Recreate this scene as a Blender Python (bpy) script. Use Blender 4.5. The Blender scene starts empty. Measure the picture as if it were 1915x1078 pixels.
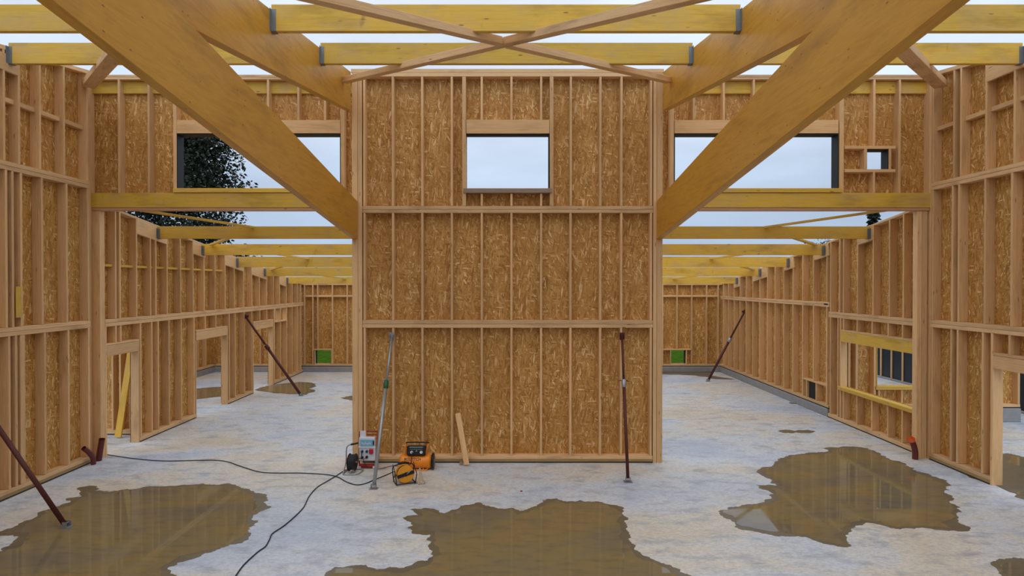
import bpy, bmesh, math, random
from mathutils import Vector, Matrix
random.seed(7)
SC = bpy.context.scene
COL = SC.collection

# ------------------------------------------------------------------ camera, sky, exposure
F, VX, VY, H = 1100.0, 952.0, 531.0, 3.6          # focal length in px, vanishing point, eye height (m)
cam = bpy.data.cameras.new('camera'); co = bpy.data.objects.new('camera', cam); COL.objects.link(co)
co.location = (0, 0, H); co.rotation_euler = (math.radians(90) - 0.0073, 0, 0)
cam.sensor_width = 36; cam.lens = 36 * F / 1915
cam.shift_x = (957.5 - VX) / 1915
cam.clip_end = 500
SC.camera = co
SC.view_settings.view_transform = 'Standard'; SC.view_settings.look = 'None'
SC.view_settings.gamma = 1; SC.view_settings.use_curve_mapping = False
SC.view_settings.exposure = 0.1

w = bpy.data.worlds.new('overcast_sky'); SC.world = w; w.use_nodes = True
nt = w.node_tree; nt.nodes.clear()
N = nt.nodes.new; Lk = nt.links.new
tc = N('ShaderNodeTexCoord'); sx = N('ShaderNodeSeparateXYZ'); Lk(tc.outputs['Generated'], sx.inputs[0])
rp = N('ShaderNodeValToRGB'); Lk(sx.outputs['Z'], rp.inputs[0])
e = rp.color_ramp.elements
e[0].position = 0.0; e[0].color = (0.36, 0.46, 0.60, 1)
e[1].position = 0.55; e[1].color = (0.98, 1.03, 1.10, 1)
k = e.new(0.14); k.color = (0.50, 0.62, 0.80, 1)
k = e.new(0.28); k.color = (0.68, 0.80, 0.96, 1)
k = e.new(0.40); k.color = (0.80, 0.90, 1.03, 1)
mp = N('ShaderNodeMapping'); mp.inputs['Scale'].default_value = (1.6, 1.6, 6); Lk(tc.outputs['Generated'], mp.inputs[0])
nz = N('ShaderNodeTexNoise'); nz.inputs['Scale'].default_value = 1.6; nz.inputs['Detail'].default_value = 6; Lk(mp.outputs[0], nz.inputs[0])
mr = N('ShaderNodeMapRange'); mr.inputs[1].default_value = .3; mr.inputs[2].default_value = .7; mr.inputs[3].default_value = .84; mr.inputs[4].default_value = 1.14
Lk(nz.outputs[0], mr.inputs[0])
mx = N('ShaderNodeMix'); mx.data_type = 'RGBA'; mx.blend_type = 'MULTIPLY'; mx.inputs[0].default_value = 1
Lk(rp.outputs[0], mx.inputs[6]); Lk(mr.outputs[0], mx.inputs[7])
bg = N('ShaderNodeBackground'); bg.inputs[1].default_value = 0.97; Lk(mx.outputs[2], bg.inputs[0])
wo = N('ShaderNodeOutputWorld'); Lk(bg.outputs[0], wo.inputs[0])

sun = bpy.data.lights.new('cloud_veiled_sun', 'SUN'); sun.energy = 0.6; sun.angle = math.radians(60); sun.color = (1, .97, .92)
so = bpy.data.objects.new('cloud_veiled_sun', sun); COL.objects.link(so)
so.rotation_euler = (math.radians(28), math.radians(-10), 0)      # from behind the camera, high up

# ------------------------------------------------------------------ materials
def srgb(r, g, b):
    f = lambda c: (c/255/12.92) if c/255 <= .04045 else ((c/255+.055)/1.055)**2.4
    return (f(r), f(g), f(b), 1)

class MatB:
    def __init__(s, name, rough=.7):
        s.m = bpy.data.materials.new(name); s.m.use_nodes = True
        s.t = s.m.node_tree; s.b = s.t.nodes['Principled BSDF']; s.b.inputs['Roughness'].default_value = rough
    def n(s, ty, **kw):
        x = s.t.nodes.new(ty)
        for a, v in kw.items(): setattr(x, a, v)
        return x
    def l(s, a, b): s.t.links.new(a, b)
    def uv(s, sc, rot=0, loc=(0, 0, 0), src='UV'):
        t = s.n('ShaderNodeTexCoord'); m = s.n('ShaderNodeMapping')
        m.inputs['Scale'].default_value = sc; m.inputs['Rotation'].default_value = (0, 0, rot); m.inputs['Location'].default_value = loc
        s.l(t.outputs[src], m.inputs[0]); return m.outputs[0]
    def noise(s, vec, scale=1, detail=3, rough=.5, dist=0):
        x = s.n('ShaderNodeTexNoise'); x.inputs['Scale'].default_value = scale; x.inputs['Detail'].default_value = detail
        x.inputs['Roughness'].default_value = rough; x.inputs['Distortion'].default_value = dist
        s.l(vec, x.inputs['Vector']); return x.outputs[0]
    def ramp(s, fac, pts, interp='LINEAR'):
        x = s.n('ShaderNodeValToRGB'); cr = x.color_ramp; cr.interpolation = interp
        while len(cr.elements) < len(pts): cr.elements.new(.5)
        for el, (p, c) in zip(cr.elements, pts):
            el.position = p; el.color = c if len(c) == 4 else (*c, 1)
        s.l(fac, x.inputs[0]); return x.outputs[0]
    def mix(s, fac, a, b, mode='MIX'):
        x = s.n('ShaderNodeMix', data_type='RGBA', blend_type=mode)
        for i, v in ((0, fac), (6, a), (7, b)):
            if hasattr(v, 'default_value') or hasattr(v, 'links'): s.l(v, x.inputs[i])
            else: x.inputs[i].default_value = v
        return x.outputs[2]
    def math(s, op, a, b=0.0):
        x = s.n('ShaderNodeMath', operation=op)
        for i, v in ((0, a), (1, b)):
            if hasattr(v, 'links'): s.l(v, x.inputs[i])
            else: x.inputs[i].default_value = v
        return x.outputs[0]
    def bump(s, h, strength=.2, dist=.01):
        x = s.n('ShaderNodeBump'); x.inputs['Strength'].default_value = strength; x.inputs['Distance'].default_value = dist
        s.l(h, x.inputs['Height']); s.l(x.outputs[0], s.b.inputs['Normal'])
    def col(s, c): s.l(c, s.b.inputs['Base Color']); return s

def flat(name, c, rough=.6, metal=0, trans=0, alpha=1, ior=1.45):
    m = MatB(name, rough); v = m.noise(m.uv((1, 1, 1), src='Object'), 6, 3)
    m.col(m.mix(.3, c, m.ramp(v, [(.3, tuple(x*.7 for x in c[:3])), (.7, tuple(min(1, x*1.2) for x in c[:3]))])))
    m.b.inputs['Metallic'].default_value = metal
    m.b.inputs['Transmission Weight'].default_value = trans; m.b.inputs['Alpha'].default_value = alpha; m.b.inputs['IOR'].default_value = ior
    return m.m

def timber(name, light, mid, dark, knots=.5, rough=.65, grain=26, stain=0, jitter=.16, ks=(2.6, 9), patch=None):
    m = MatB(name, rough)
    oi = m.n('ShaderNodeObjectInfo')
    g = m.noise(m.uv((1.1, grain, 1)), 1, 4, .6, .3)
    c = m.ramp(g, [(.28, mid), (.5, light), (.72, mid)])
    fine = m.noise(m.uv((6, grain*7, 1)), 1, 2)
    c = m.mix(m.ramp(fine, [(.35, (.30,)*3), (.6, (0,)*3)]), c, mid)
    if patch:
        pn = m.noise(m.uv((1.6, 2.6, 1), loc=(8, 2, 0)), 1, 5, .65)
        c = m.mix(m.ramp(pn, [(.46, (0,)*3), (.64, (.75,)*3)]), c, patch)
        bl = m.noise(m.uv((3.2, 1.2, 1), loc=(3, 5, 0)), 1, 7, .7)
        c = m.mix(m.ramp(bl, [(.62, (0,)*3), (.74, (.6,)*3)]), c, dark)
    # knots
    v = m.n('ShaderNodeTexVoronoi', feature='F1'); v.inputs['Scale'].default_value = 1
    m.l(m.uv((ks[0], ks[1], 1)), v.inputs['Vector'])
    sp = m.n('ShaderNodeSeparateColor'); m.l(v.outputs['Color'], sp.inputs[0])
    near = m.math('LESS_THAN', sp.outputs[0], knots)
    kn = m.ramp(v.outputs['Distance'], [(.05, (1,)*3), (.13, (0,)*3)])
    kf = m.math('MULTIPLY', kn, near)
    c = m.mix(m.math('MULTIPLY', kf, .8), c, dark)
    # dirt / water marks
    d = m.noise(m.uv((.9, 3, 1), loc=(4, 7, 0)), 1, 5, .6)
    c = m.mix(m.ramp(d, [(.52, (0,)*3), (.8, (.45 + stain,)*3)]), c, dark)
    hv = m.n('ShaderNodeHueSaturation')
    mr = m.n('ShaderNodeMapRange'); mr.inputs[3].default_value = 1 - jitter; mr.inputs[4].default_value = 1 + jitter*.6
    m.l(oi.outputs['Random'], mr.inputs[0]); m.l(mr.outputs[0], hv.inputs['Value'])
    m.l(c, hv.inputs['Color']); m.col(hv.outputs[0])
    m.bump(g, .12, .003)
    return m.m

def osb(name, tint=1.0):
    m = MatB(name, .62)
    t = m.n('ShaderNodeTexCoord')
    w0 = m.noise(m.uv((1, 1, 1)), 5, 2)
    cur = None
    layers = [(0.15, (7, 32), 0, 1.1), (-.75, (8, 42), 3.1, .45), (.95, (8, 40), 7.7, .42), (-.3, (6, 30), 12.3, .42), (.45, (8, 44), 17.1, .40), (1.5, (8, 40), 23., .20), (-.12, (7, 40), 31., .30)]
    for rot, sc, off, prob in layers:
        rm = m.n('ShaderNodeMapping'); rm.inputs['Rotation'].default_value = (0, 0, rot); m.l(t.outputs['UV'], rm.inputs[0])
        sm = m.n('ShaderNodeMapping'); sm.inputs['Scale'].default_value = (sc[0], sc[1], 1); sm.inputs['Location'].default_value = (off, off*.7, 0)
        m.l(rm.outputs[0], sm.inputs[0])
        v = m.n('ShaderNodeTexVoronoi', feature='F1', voronoi_dimensions='2D'); v.inputs['Scale'].default_value = 1; m.l(sm.outputs[0], v.inputs['Vector'])
        sp = m.n('ShaderNodeSeparateColor'); m.l(v.outputs['Color'], sp.inputs[0])
        c = m.ramp(sp.outputs[0], [(0, srgb(156, 108, 44)), (.25, srgb(184, 134, 62)), (.6, srgb(200, 152, 80)), (.86, srgb(212, 166, 98)), (1, srgb(246, 212, 158))])
        e = m.ramp(v.outputs['Distance'], [(.55, (0,)*3), (.95, (.5,)*3)])
        c = m.mix(e, c, srgb(138, 90, 34))
        cur = c if cur is None else m.mix(m.math('LESS_THAN', sp.outputs[1], prob), cur, c)
    b = m.noise(m.uv((.8, .8, 1)), 1, 4)
    cur = m.mix(m.ramp(b, [(.35, (.35,)*3), (.65, (0,)*3)]), cur, srgb(168, 114, 48))
    m.col(cur)
    return m.m

M = {}
M['spruce'] = timber('spruce_stud_wood', srgb(228, 188, 138), srgb(208, 163, 110), srgb(110, 66, 32), .4, ks=(2.2, 13))
M['spruce2'] = timber('spruce_plate_wood', srgb(228, 190, 142), srgb(204, 162, 112), srgb(104, 68, 38), .4, stain=.2)
M['yellow'] = timber('yellow_treated_wood', srgb(228, 188, 76), srgb(212, 166, 46), srgb(116, 82, 34), .4, stain=.15, patch=srgb(208, 172, 104))
M['glulam'] = timber('glued_laminated_wood', srgb(208, 154, 54), srgb(190, 134, 38), srgb(98, 60, 18), .55, rough=.45, grain=9, jitter=.03, ks=(6, 13))
M['treated'] = timber('treated_sill_wood', srgb(176, 148, 98), srgb(146, 118, 74), srgb(90, 70, 40), .3, stain=.3)
M['base_strip'] = flat('dark_brown_strip', srgb(62, 50, 40), .9)  # dark brown for the thin strip under bottom plates
M['grey_wood'] = timber('weathered_sill_wood', srgb(170, 148, 126), srgb(140, 118, 98), srgb(80, 62, 48), .3)
M['pink_wood'] = timber('reddish_packer_wood', srgb(214, 168, 130), srgb(184, 134, 98), srgb(90, 50, 30), .2)
M['osb'] = osb('oriented_strand_board')
M['black'] = flat('black_membrane', srgb(20, 22, 28), .6)
M['tarp'] = flat('dark_wall_membrane', srgb(26, 29, 38), .5)
M['galv'] = flat('galvanised_steel', srgb(160, 164, 168), .45, .6)
M['galv_d'] = flat('dull_steel_hanger', srgb(128, 134, 138), .55, .4)
M['rust'] = flat('rusty_red_steel', srgb(84, 40, 34), .6, .1)
M['redpaint'] = flat('red_painted_steel', srgb(150, 40, 36), .5)
M['green'] = flat('green_painted_steel', srgb(24, 92, 54), .5)
M['orange'] = flat('orange_paint', srgb(238, 140, 36), .32)
M['drum'] = flat('orange_yellow_plastic', srgb(224, 152, 40), .45)
M['blackp'] = flat('black_plastic', srgb(26, 27, 32), .4)
M['white'] = flat('white_plastic', srgb(212, 216, 226), .4)
M['cover'] = flat('blue_tinted_cover', srgb(120, 178, 206), .15)
M['sock_b'] = flat('dark_blue_socket', srgb(26, 60, 96), .4)
M['sock_r'] = flat('red_socket', srgb(176, 26, 56), .4)
M['pipe'] = flat('brown_plastic_duct', srgb(98, 42, 38), .5)
M['pipe_o'] = flat('orange_duct_end', srgb(238, 104, 50), .5)
M['cable'] = flat('black_rubber_cable', srgb(30, 36, 44), .5)
M['cable_r'] = flat('dark_red_cable', srgb(110, 40, 40), .5)
M['bag'] = flat('clear_crumpled_plastic', srgb(214, 204, 180), .25, trans=.5, alpha=.75)
M['block'] = flat('grey_concrete_block', srgb(150, 150, 152), .85)
M['leaf'] = flat('dark_green_leaves', srgb(30, 40, 27), .7)
M['bark'] = flat('brown_bark', srgb(70, 56, 44), .9)

def concrete():
    m = MatB('pale_concrete_slab', .6)
    a = m.noise(m.uv((.32, .5, 1), src='Object'), 1, 7, .62, .4)
    c = m.ramp(a, [(.32, srgb(176, 190, 210)), (.46, srgb(202, 208, 216)), (.56, srgb(212, 206, 194)), (.72, srgb(204, 188, 160))])
    b = m.noise(m.uv((2.2, 4.5, 1), src='Object'), 1, 8, .7)
    c = m.mix(m.ramp(b, [(.34, (.75,)*3), (.5, (0,)*3)]), c, srgb(150, 156, 168))
    d = m.noise(m.uv((1.0, 2.4, 1), loc=(9, 3, 0), src='Object'), 1, 10, .78)
    c = m.mix(m.ramp(d, [(.57, (0,)*3), (.70, (.65,)*3)]), c, srgb(116, 122, 134))
    g = m.noise(m.uv((14, 26, 1), src='Object'), 1, 6, .75)
    c = m.mix(m.ramp(g, [(.40, (.4,)*3), (.56, (0,)*3)]), c, srgb(140, 146, 158))
    m.col(c)
    m.l(m.ramp(b, [(.3, (.42,)*3), (.7, (.7,)*3)]), m.b.inputs['Roughness'])
    m.bump(g, .15, .004); return m.m
M['concrete'] = concrete()

def water():
    m = MatB('muddy_rain_water', .03)
    a = m.noise(m.uv((.5, .9, 1), src='Object'), 1, 7, .65, .5)
    c = m.ramp(a, [(.32, srgb(108, 100, 88)), (.48, srgb(124, 112, 84)), (.6, srgb(134, 115, 76)), (.75, srgb(114, 104, 88))])
    b = m.noise(m.uv((3, 9, 1), src='Object'), 1, 8, .7)
    c = m.mix(m.ramp(b, [(.36, (.35,)*3), (.5, (0,)*3)]), c, srgb(84, 78, 72))
    m.col(c); m.b.inputs['IOR'].default_value = 1.36
    m.l(m.ramp(m.noise(m.uv((.8, .8, 1), loc=(3, 1, 0), src='Object'), 1, 4), [(.45, (.015,)*3), (.7, (.09,)*3)]), m.b.inputs['Roughness'])
    return m.m
M['water'] = water()
def damp():
    m = MatB('damp_concrete', .32)
    a = m.noise(m.uv((1.2, 2.2, 1), src='Object'), 1, 7, .65, .5)
    m.col(m.ramp(a, [(.32, srgb(92, 87, 78)), (.5, srgb(110, 100, 80)), (.7, srgb(104, 93, 68))])); m.b.inputs['IOR'].default_value = 1.33
    return m.m
M['damp'] = damp()

def grass():
    m = MatB('mown_grass', .9)
    a = m.noise(m.uv((1, 1, 1), src='Object'), 3, 6, .7)
    m.col(m.ramp(a, [(.3, srgb(34, 62, 14)), (.7, srgb(74, 104, 32))])); m.b.inputs['Specular IOR Level'].default_value = 0; return m.m
M['grass'] = grass()

# ------------------------------------------------------------------ object helpers
def tag(o, label=None, cat=None, group=None, kind=None):
    if label: o['label'] = label
    if cat: o['category'] = cat
    if group: o['group'] = group
    if kind: o['kind'] = kind
    return o
def link(o, parent=None):
    COL.objects.link(o)
    if parent is not None:
        mw = o.matrix_basis.copy(); pm = WORLD[parent.name]
        o.parent = parent; o.matrix_basis = pm.inverted() @ mw; WORLD[o.name] = mw
    else: WORLD[o.name] = o.matrix_basis.copy()
    return o
WORLD = {}
def empty(name, loc, label, cat, group=None, kind=None):
    o = bpy.data.objects.new(name, None); o.location = loc; o.empty_display_size = .2
    WORLDM = Matrix.Translation(loc); o.matrix_basis = WORLDM
    link(o); return tag(o, label, cat, group, kind)
def from_bm(name, bm, mat, parent=None, mw=None, smooth=False, mats=None):
    me = bpy.data.meshes.new(name); bm.normal_update(); bm.to_mesh(me); bm.free()
    for mm in (mats or [mat]): me.materials.append(mm)
    if smooth:
        for p in me.polygons: p.use_smooth = True
    o = bpy.data.objects.new(name, me); o.matrix_basis = mw or Matrix.Identity(4)
    return link(o, parent)
def uv_metric(bm, long_axis):
    uvl = bm.loops.layers.uv.verify(); ou, ov = random.uniform(0, 90), random.uniform(0, 90)
    for f in bm.faces:
        n = f.normal; na = max(range(3), key=lambda i: abs(n[i]))
        ax = [i for i in range(3) if i != na]
        a, b = (long_axis, [i for i in ax if i != long_axis][0]) if long_axis in ax else ax
        for lp in f.loops:
            lp[uvl].uv = (lp.vert.co[a] + ou, lp.vert.co[b] + ov + na*.37)
def box_bm(dx, dy, dz, bev=.004):
    bm = bmesh.new(); bmesh.ops.create_cube(bm, size=1)
    bmesh.ops.scale(bm, vec=(dx, dy, dz), verts=bm.verts)
    if bev: bmesh.ops.bevel(bm, geom=bm.edges[:], offset=min(bev, min(dx, dy, dz)*.2), segments=1, affect='EDGES')
    bm.normal_update(); d = (dx, dy, dz); uv_metric(bm, d.index(max(d))); return bm
def box(name, x0, x1, y0, y1, z0, z1, mat, parent=None, bev=.004):
    bm = box_bm(abs(x1-x0), abs(y1-y0), abs(z1-z0), bev)
    return from_bm(name, bm, mat, parent, Matrix.Translation(((x0+x1)/2, (y0+y1)/2, (z0+z1)/2)))
def beam(name, a, b, wid, dep, mat, parent=None, bev=.004, up=(0, 0, 1), plumb=False):
    """beam whose section centre runs from a to b; wid is horizontal, dep vertical-ish"""
    a, b = Vector(a), Vector(b); x = (b-a); L = x.length; x.normalize()
    y = Vector(up).cross(x).normalized(); z = x.cross(y)
    bm = box_bm(L, wid, dep, bev)
    if plumb:                                         # end faces cut vertical
        sl = x.z / math.hypot(x.x, x.y)
        for v in bm.verts: v.co.x -= -v.co.z * sl * (1 if True else 0)
    R = Matrix((x, y, z)).transposed().to_4x4()
    return from_bm(name, bm, mat, parent, Matrix.Translation((a+b)/2) @ R)
def tube_bm(bm, pts, r, seg=10, closed=False):
    pts = [Vector(p) for p in pts]; n = len(pts); rings = []; prev = None
    for i, p in enumerate(pts):
        if closed: t = (pts[(i+1) % n]-pts[i-1])
        else: t = pts[min(i+1, n-1)]-pts[max(i-1, 0)]
        t.normalize()
        ref = prev if prev is not None else (Vector((0, 0, 1)) if abs(t.z) < .9 else Vector((1, 0, 0)))
        u = (ref - t*ref.dot(t)).normalized(); v = t.cross(u); prev = u
        rr = r[i] if isinstance(r, (list, tuple)) else r
        rings.append([bm.verts.new(p + (u*math.cos(2*math.pi*k/seg)+v*math.sin(2*math.pi*k/seg))*rr) for k in range(seg)])
    m = n if closed else n-1
    for i in range(m):
        A, B = rings[i], rings[(i+1) % n]
        for k in range(seg): bm.faces.new((A[k], A[(k+1) % seg], B[(k+1) % seg], B[k]))
    if not closed:
        bm.faces.new(rings[0][::-1]); bm.faces.new(rings[-1])
    return bm
def tube(name, pts, r, mat, parent=None, seg=10, closed=False):
    bm = tube_bm(bmesh.new(), pts, r, seg, closed); bmesh.ops.recalc_face_normals(bm, faces=bm.faces)
    return from_bm(name, bm, mat, parent, smooth=True)
def smooth_path(pts, n=8):
    pts = [Vector(p) for p in pts]; out = []
    for i in range(len(pts)-1):
        p0, p1, p2, p3 = pts[max(i-1, 0)], pts[i], pts[i+1], pts[min(i+2, len(pts)-1)]
        for k in range(n):
            t = k/n
            out.append(.5*((2*p1)+(p2-p0)*t+(2*p0-5*p1+4*p2-p3)*t*t+(3*p1-p0-3*p2+p3)*t**3))
    out.append(pts[-1]); return out
def disc_bm(bm, c, axis, r, t, seg=28, r2=None):
    """short solid (or ringed) cylinder about axis centred on c"""
    ax = Vector(axis).normalized(); c = Vector(c)
    return tube_bm(bm, [c-ax*t/2, c+ax*t/2], r, seg)
def cyl(name, c, axis, r, t, mat, parent=None, seg=28, bev=0):
    bm = disc_bm(bmesh.new(), c, axis, r, t, seg); bmesh.ops.recalc_face_normals(bm, faces=bm.faces)
    if bev:
        es = [e for e in bm.edges if len(e.link_faces) == 2 and e.calc_face_angle() > 1]
        bmesh.ops.bevel(bm, geom=es, offset=bev, segments=3, affect='EDGES')
    o = from_bm(name, bm, mat, parent)
    for p in o.data.polygons: p.use_smooth = len(p.vertices) == 4
    return o

# measurement -> metres
def PX(px, d): return (px-VX)*d/F
def ZZ(y, d): return H-(y-VY)*d/F
def FL(px, y, z=0): d = (H-z)*F/(y-VY); return Vector(((px-VX)*d/F, d, z))

# ------------------------------------------------------------------ framed walls
class Wall:
    """timber framed wall. ori 'F': runs along x, faces -y, front plane y=front. 'L': runs along y, faces +x. 'R': runs along y, faces -x."""
    def __init__(s, name, ori, front, u0, u1, label, sd=.175, z0=0):
        s.ori, s.front, s.u0, s.u1, s.sd, s.z0 = ori, front, u0, u1, sd, z0
        uc = (u0+u1)/2
        loc = (uc, front, z0) if ori == 'F' else (front, uc, z0)
        s.e = empty(name, loc, label, 'wall', kind='structure')
    def P(s, u, f, z):
        return Vector((u, s.front+f, z)) if s.ori == 'F' else Vector((s.front + (-f if s.ori == 'L' else f), u, z))
    def U(s, px): return PX(px, s.front) if s.ori == 'F' else F*abs(s.front)/abs(px-VX)
    def mem(s, name, u0, u1, z0, z1, mat='spruce', f0=0, f1=None, lab=None):
        f1 = s.sd if f1 is None else f1
        a, b = s.P(u0, f0, z0), s.P(u1, f1, z1)
        o = box(name, min(a.x, b.x), max(a.x, b.x), min(a.y, b.y), max(a.y, b.y), z0, z1, M[mat], s.e)
        if lab: o['label'] = lab
        return o
    def studs(s, pxs, z0, z1, w=.045, **kw):
        for p in pxs:
            ww = w
            if isinstance(p, tuple): p, ww = p
            u = s.U(p); top = z1(u) if callable(z1) else z1
            s.mem('stud', u-ww/2, u+ww/2, z0, top, **kw)
    def plate(s, u0, u1, z0, z1, mat='spruce2', name='plate', two=False, **kw):
        if abs(z0-s.z0) < .001 and name == 'plate' and not kw.get('low'):
            f0 = kw.get('f0', 0)
            s.mem('sill_strip', u0+.002, u1-.002, z0+.001, z0+.022, 'base_strip', f0=f0-.006, f1=kw.get('f1'))  # thin dark strip along the foot of the bottom plate
            z0 += .023
            if two:
                zm = z0+.05
                s.mem('sill_plate', u0, u1, z0, zm, 'treated', **kw); s.mem('plate', u0, u1, zm+.002, z1, mat, **kw); return
        if two:
            zm = (z0+z1)/2; s.plate(u0, u1, z0, zm-.002, mat, name, **kw); s.plate(u0, u1, zm+.002, z1, mat, name, **kw)
        else: s.mem(name, u0, u1, z0, z1, mat, **kw)
    def sheet(s, top, openings, z0=None, f0=None, f1=None, mat='osb', name='osb_sheathing', u0=None, u1=None):
        z0 = s.z0 if z0 is None else z0; f0 = s.sd if f0 is None else f0; f1 = s.sd+.014 if f1 is None else f1
        u0 = s.u0 if u0 is None else u0; u1 = s.u1 if u1 is None else u1
        cuts = sorted({u0, u1, *[x for o in openings for x in o[:2] if u0 < x < u1]})
        bm = bmesh.new(); T = top if callable(top) else (lambda u: top)
        uvl = bm.loops.layers.uv.verify(); ou = random.uniform(0, 50)
        for a, b in zip(cuts, cuts[1:]):
            mid = (a+b)/2; ivs = [(z0, None)]
            for o in sorted([o for o in openings if o[0] < mid < o[1]], key=lambda o: o[2]):
                lo, _ = ivs.pop()
                if o[2] > lo+.001: ivs.append((lo, o[2]))
                ivs.append((o[3], None))
            for lo, hi in ivs:
                zs = [(a, lo), (b, lo), (b, T(b) if hi is None else hi), (a, T(a) if hi is None else hi)]
                if zs[2][1]-lo < .01: continue
                fr = [bm.verts.new(s.P(u, f0, z)) for u, z in zs]; bk = [bm.verts.new(s.P(u, f1, z)) for u, z in zs]
                fs = [bm.faces.new(fr), bm.faces.new(bk[::-1])] + [bm.faces.new((fr[i], bk[i], bk[(i+1) % 4], fr[(i+1) % 4])) for i in range(4)]
                um = {}
                for v, (u, z) in zip(fr+bk, zs+zs): um[v] = (u, z)
                for f in fs:
                    for lp in f.loops: lp[uvl].uv = (um[lp.vert][1]+ou, um[lp.vert][0]+ou)
        bmesh.ops.recalc_face_normals(bm, faces=bm.faces)
        wm = WORLD[s.e.name]; bm.transform(wm.inverted())
        return from_bm(name, bm, M[mat], s.e, wm)
    def slope_plate(s, u0, u1, roof, th, name='top_plate', mat='spruce2', f0=0, f1=None, off=0):
        f1 = s.sd if f1 is None else f1
        a = s.P(u0, (f0+f1)/2, roof(u0)-th/2-off); b = s.P(u1, (f0+f1)/2, roof(u1)-th/2-off)
        return beam(name, a, b, f1-f0, th, M[mat], s.e)

XL, XR = -8.39, 8.61
DC = 3960/(867-VY)            # front of the central wall, 11.786
DS = 12.06                    # front of the upper window walls
DF = 24.0                     # far wall
ridge = 7.90
def roofN(d): return ridge-.150*(12.0-d)          # near roof, falls towards the camera
def roofR(d): return 5.27-.140*(d-12.1)           # rear roof, falls away

# ---- central wall
cw = Wall('wall_central', 'F', DC, PX(661, DC), PX(1238, DC), 'tall OSB-clad central timber frame wall with one small window, tools standing at its foot')
uL, uR = cw.U(678), cw.U(1221)
for a, b in ((658.5, 669), (669.5, 677.5), (1221.5, 1228), (1228.5, 1239)):
    cw.mem('corner_post', cw.U(a), cw.U(b), 0, ridge-.16, mat='spruce', f1=.19)
cw.plate(uL, uR, 0, .14, two=True)
cw.plate(uL, uR, 2.715, 2.865, two=True)
cw.plate(uL, uR, 5.02, 5.155, two=True)
cw.plate(cw.U(659), cw.U(1239), ridge-.155, ridge-.08, two=False, name='top_plate'); cw.plate(cw.U(657), cw.U(1241), ridge-.078, ridge, name='top_plate')
SC_ = [681.5, 735, 789.7, 845, 901, 956.5, 1012, 1067, 1122.7, 1162, 1217.5]
cw.studs(SC_, .142, 2.713); cw.studs(SC_, 2.867, 5.018)
cw.studs([681.5, 735, 789.7, 845, 1067.5, 1122.7, 1162, 1217.5, (868, .075), (1031.5, .075)], 5.157, ridge-.157)
wz0, wz1 = ZZ(353, DC), ZZ(250, DC)
cw.studs([901, 956.5, 1012], 5.157, wz0-.10); cw.studs([901, 956.5, 1012], wz1+.27, ridge-.157)
cw.mem('window_header', cw.U(872.3), cw.U(1027.3), wz1, wz1+.27, 'spruce', lab='thick pale header over the small central window')
cw.mem('window_sill', cw.U(867), cw.U(1032), wz0-.09, wz0, 'grey_wood', f0=-.03, lab='grey weathered window sill board')
cw.mem('window_liner', cw.U(872.3), cw.U(1027.3), wz1-.03, wz1, 'black', f0=.05, f1=.2)
cw.mem('window_liner', cw.U(1026), cw.U(1027.3), wz0, wz1-.03, 'black', f0=.0, f1=.2)
cw.sheet(ridge-.02, [(cw.U(872.3), cw.U(1027.3), wz0, wz1)], u0=cw.U(662), u1=cw.U(1236))

# ---- upper window walls left and right (above the headers)
def upper(name, x0, x1, label, studs, win, jl, jr, extra=None):
    wl = Wall(name, 'F', DS, PX(x0, DS), PX(x1, DS), label, z0=5.46)
    T0 = ridge-.12; za, zb = ZZ(353, DS), ZZ(250, DS); a, b = wl.U(win[0]), wl.U(win[1])
    wl.plate(wl.u0, wl.u1, ridge-.12, ridge-.02, two=True, name='top_plate')
    wl.studs(studs, 5.46, T0)
    wl.studs([jl, jr], 5.46, T0)
    wl.mem('window_header', a, b, zb, zb+.27, 'spruce')
    wl.mem('window_sill', a-.06, b+.06, 5.465, za, 'yellow', f0=-.04, lab='yellow window sill board on the header beam')
    wl.mem('ledger_board', wl.u0+.02, wl.u1-.02, 7.53, 7.775, 'yellow', f0=.11, f1=.173, lab='yellow ledger board behind the studs')
    t = .022
    wl.mem('window_liner', a, b, zb-t, zb-.001, 'black', f0=.005, f1=.25); wl.mem('window_liner', a, a+t*.5, za, zb-t, 'black', f0=.005, f1=.25)
    wl.mem('window_liner', b-t*.5, b, za, zb-t, 'black', f0=.005, f1=.25)
    ops = [(a, b, 5.4, zb)]
    return wl, ops, zb
wl, ops, zb = upper('wall_upper_left', 162, 660, 'upper left timber frame wall with a wide window opening showing a dark tree', [(163.5, .085), 223.5, 279],
                    (331.5, 637), (328, .07), (641, .075))
wl.studs([392, 447, 502, 558.6, 608.5], zb+.27, ridge-.12); wl.sheet(ridge-.04, ops)
wr, ops, zb = upper('wall_upper_right', 1240, 1744, 'upper right timber frame wall with a wide window opening and a tiny square one', [(1741, .085), 1681.5],
                    (1261, 1567), (1256.5, .075), (1573, .09))
wr.studs([1297, 1353, 1409, 1465, 1521], zb+.27, ridge-.12)
qa, qb, qz0, qz1 = wr.U(1621.5), wr.U(1661), ZZ(317, DS), ZZ(279, DS)
wr.mem('trimmer', wr.U(1579), wr.U(1674), qz1, qz1+.06, 'spruce'); wr.mem('trimmer', wr.U(1579), wr.U(1674), qz0-.06, qz0, 'spruce')
wr.studs([1618], qz0, qz1, w=.06); wr.studs([1663.5], qz0, qz1, w=.05)
wr.studs([1634], qz1+.06, ridge-.12); wr.studs([1634], 5.46, qz0-.06)
wr.mem('vent_liner', qb-.012, qb, qz0, qz1, 'black', f0=.01, f1=.24); wr.mem('vent_liner', qa, qb-.013, qz1-.02, qz1, 'black', f0=.03, f1=.24)
wr.sheet(ridge-.04, ops+[(qa, qb, qz0, qz1)])

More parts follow.
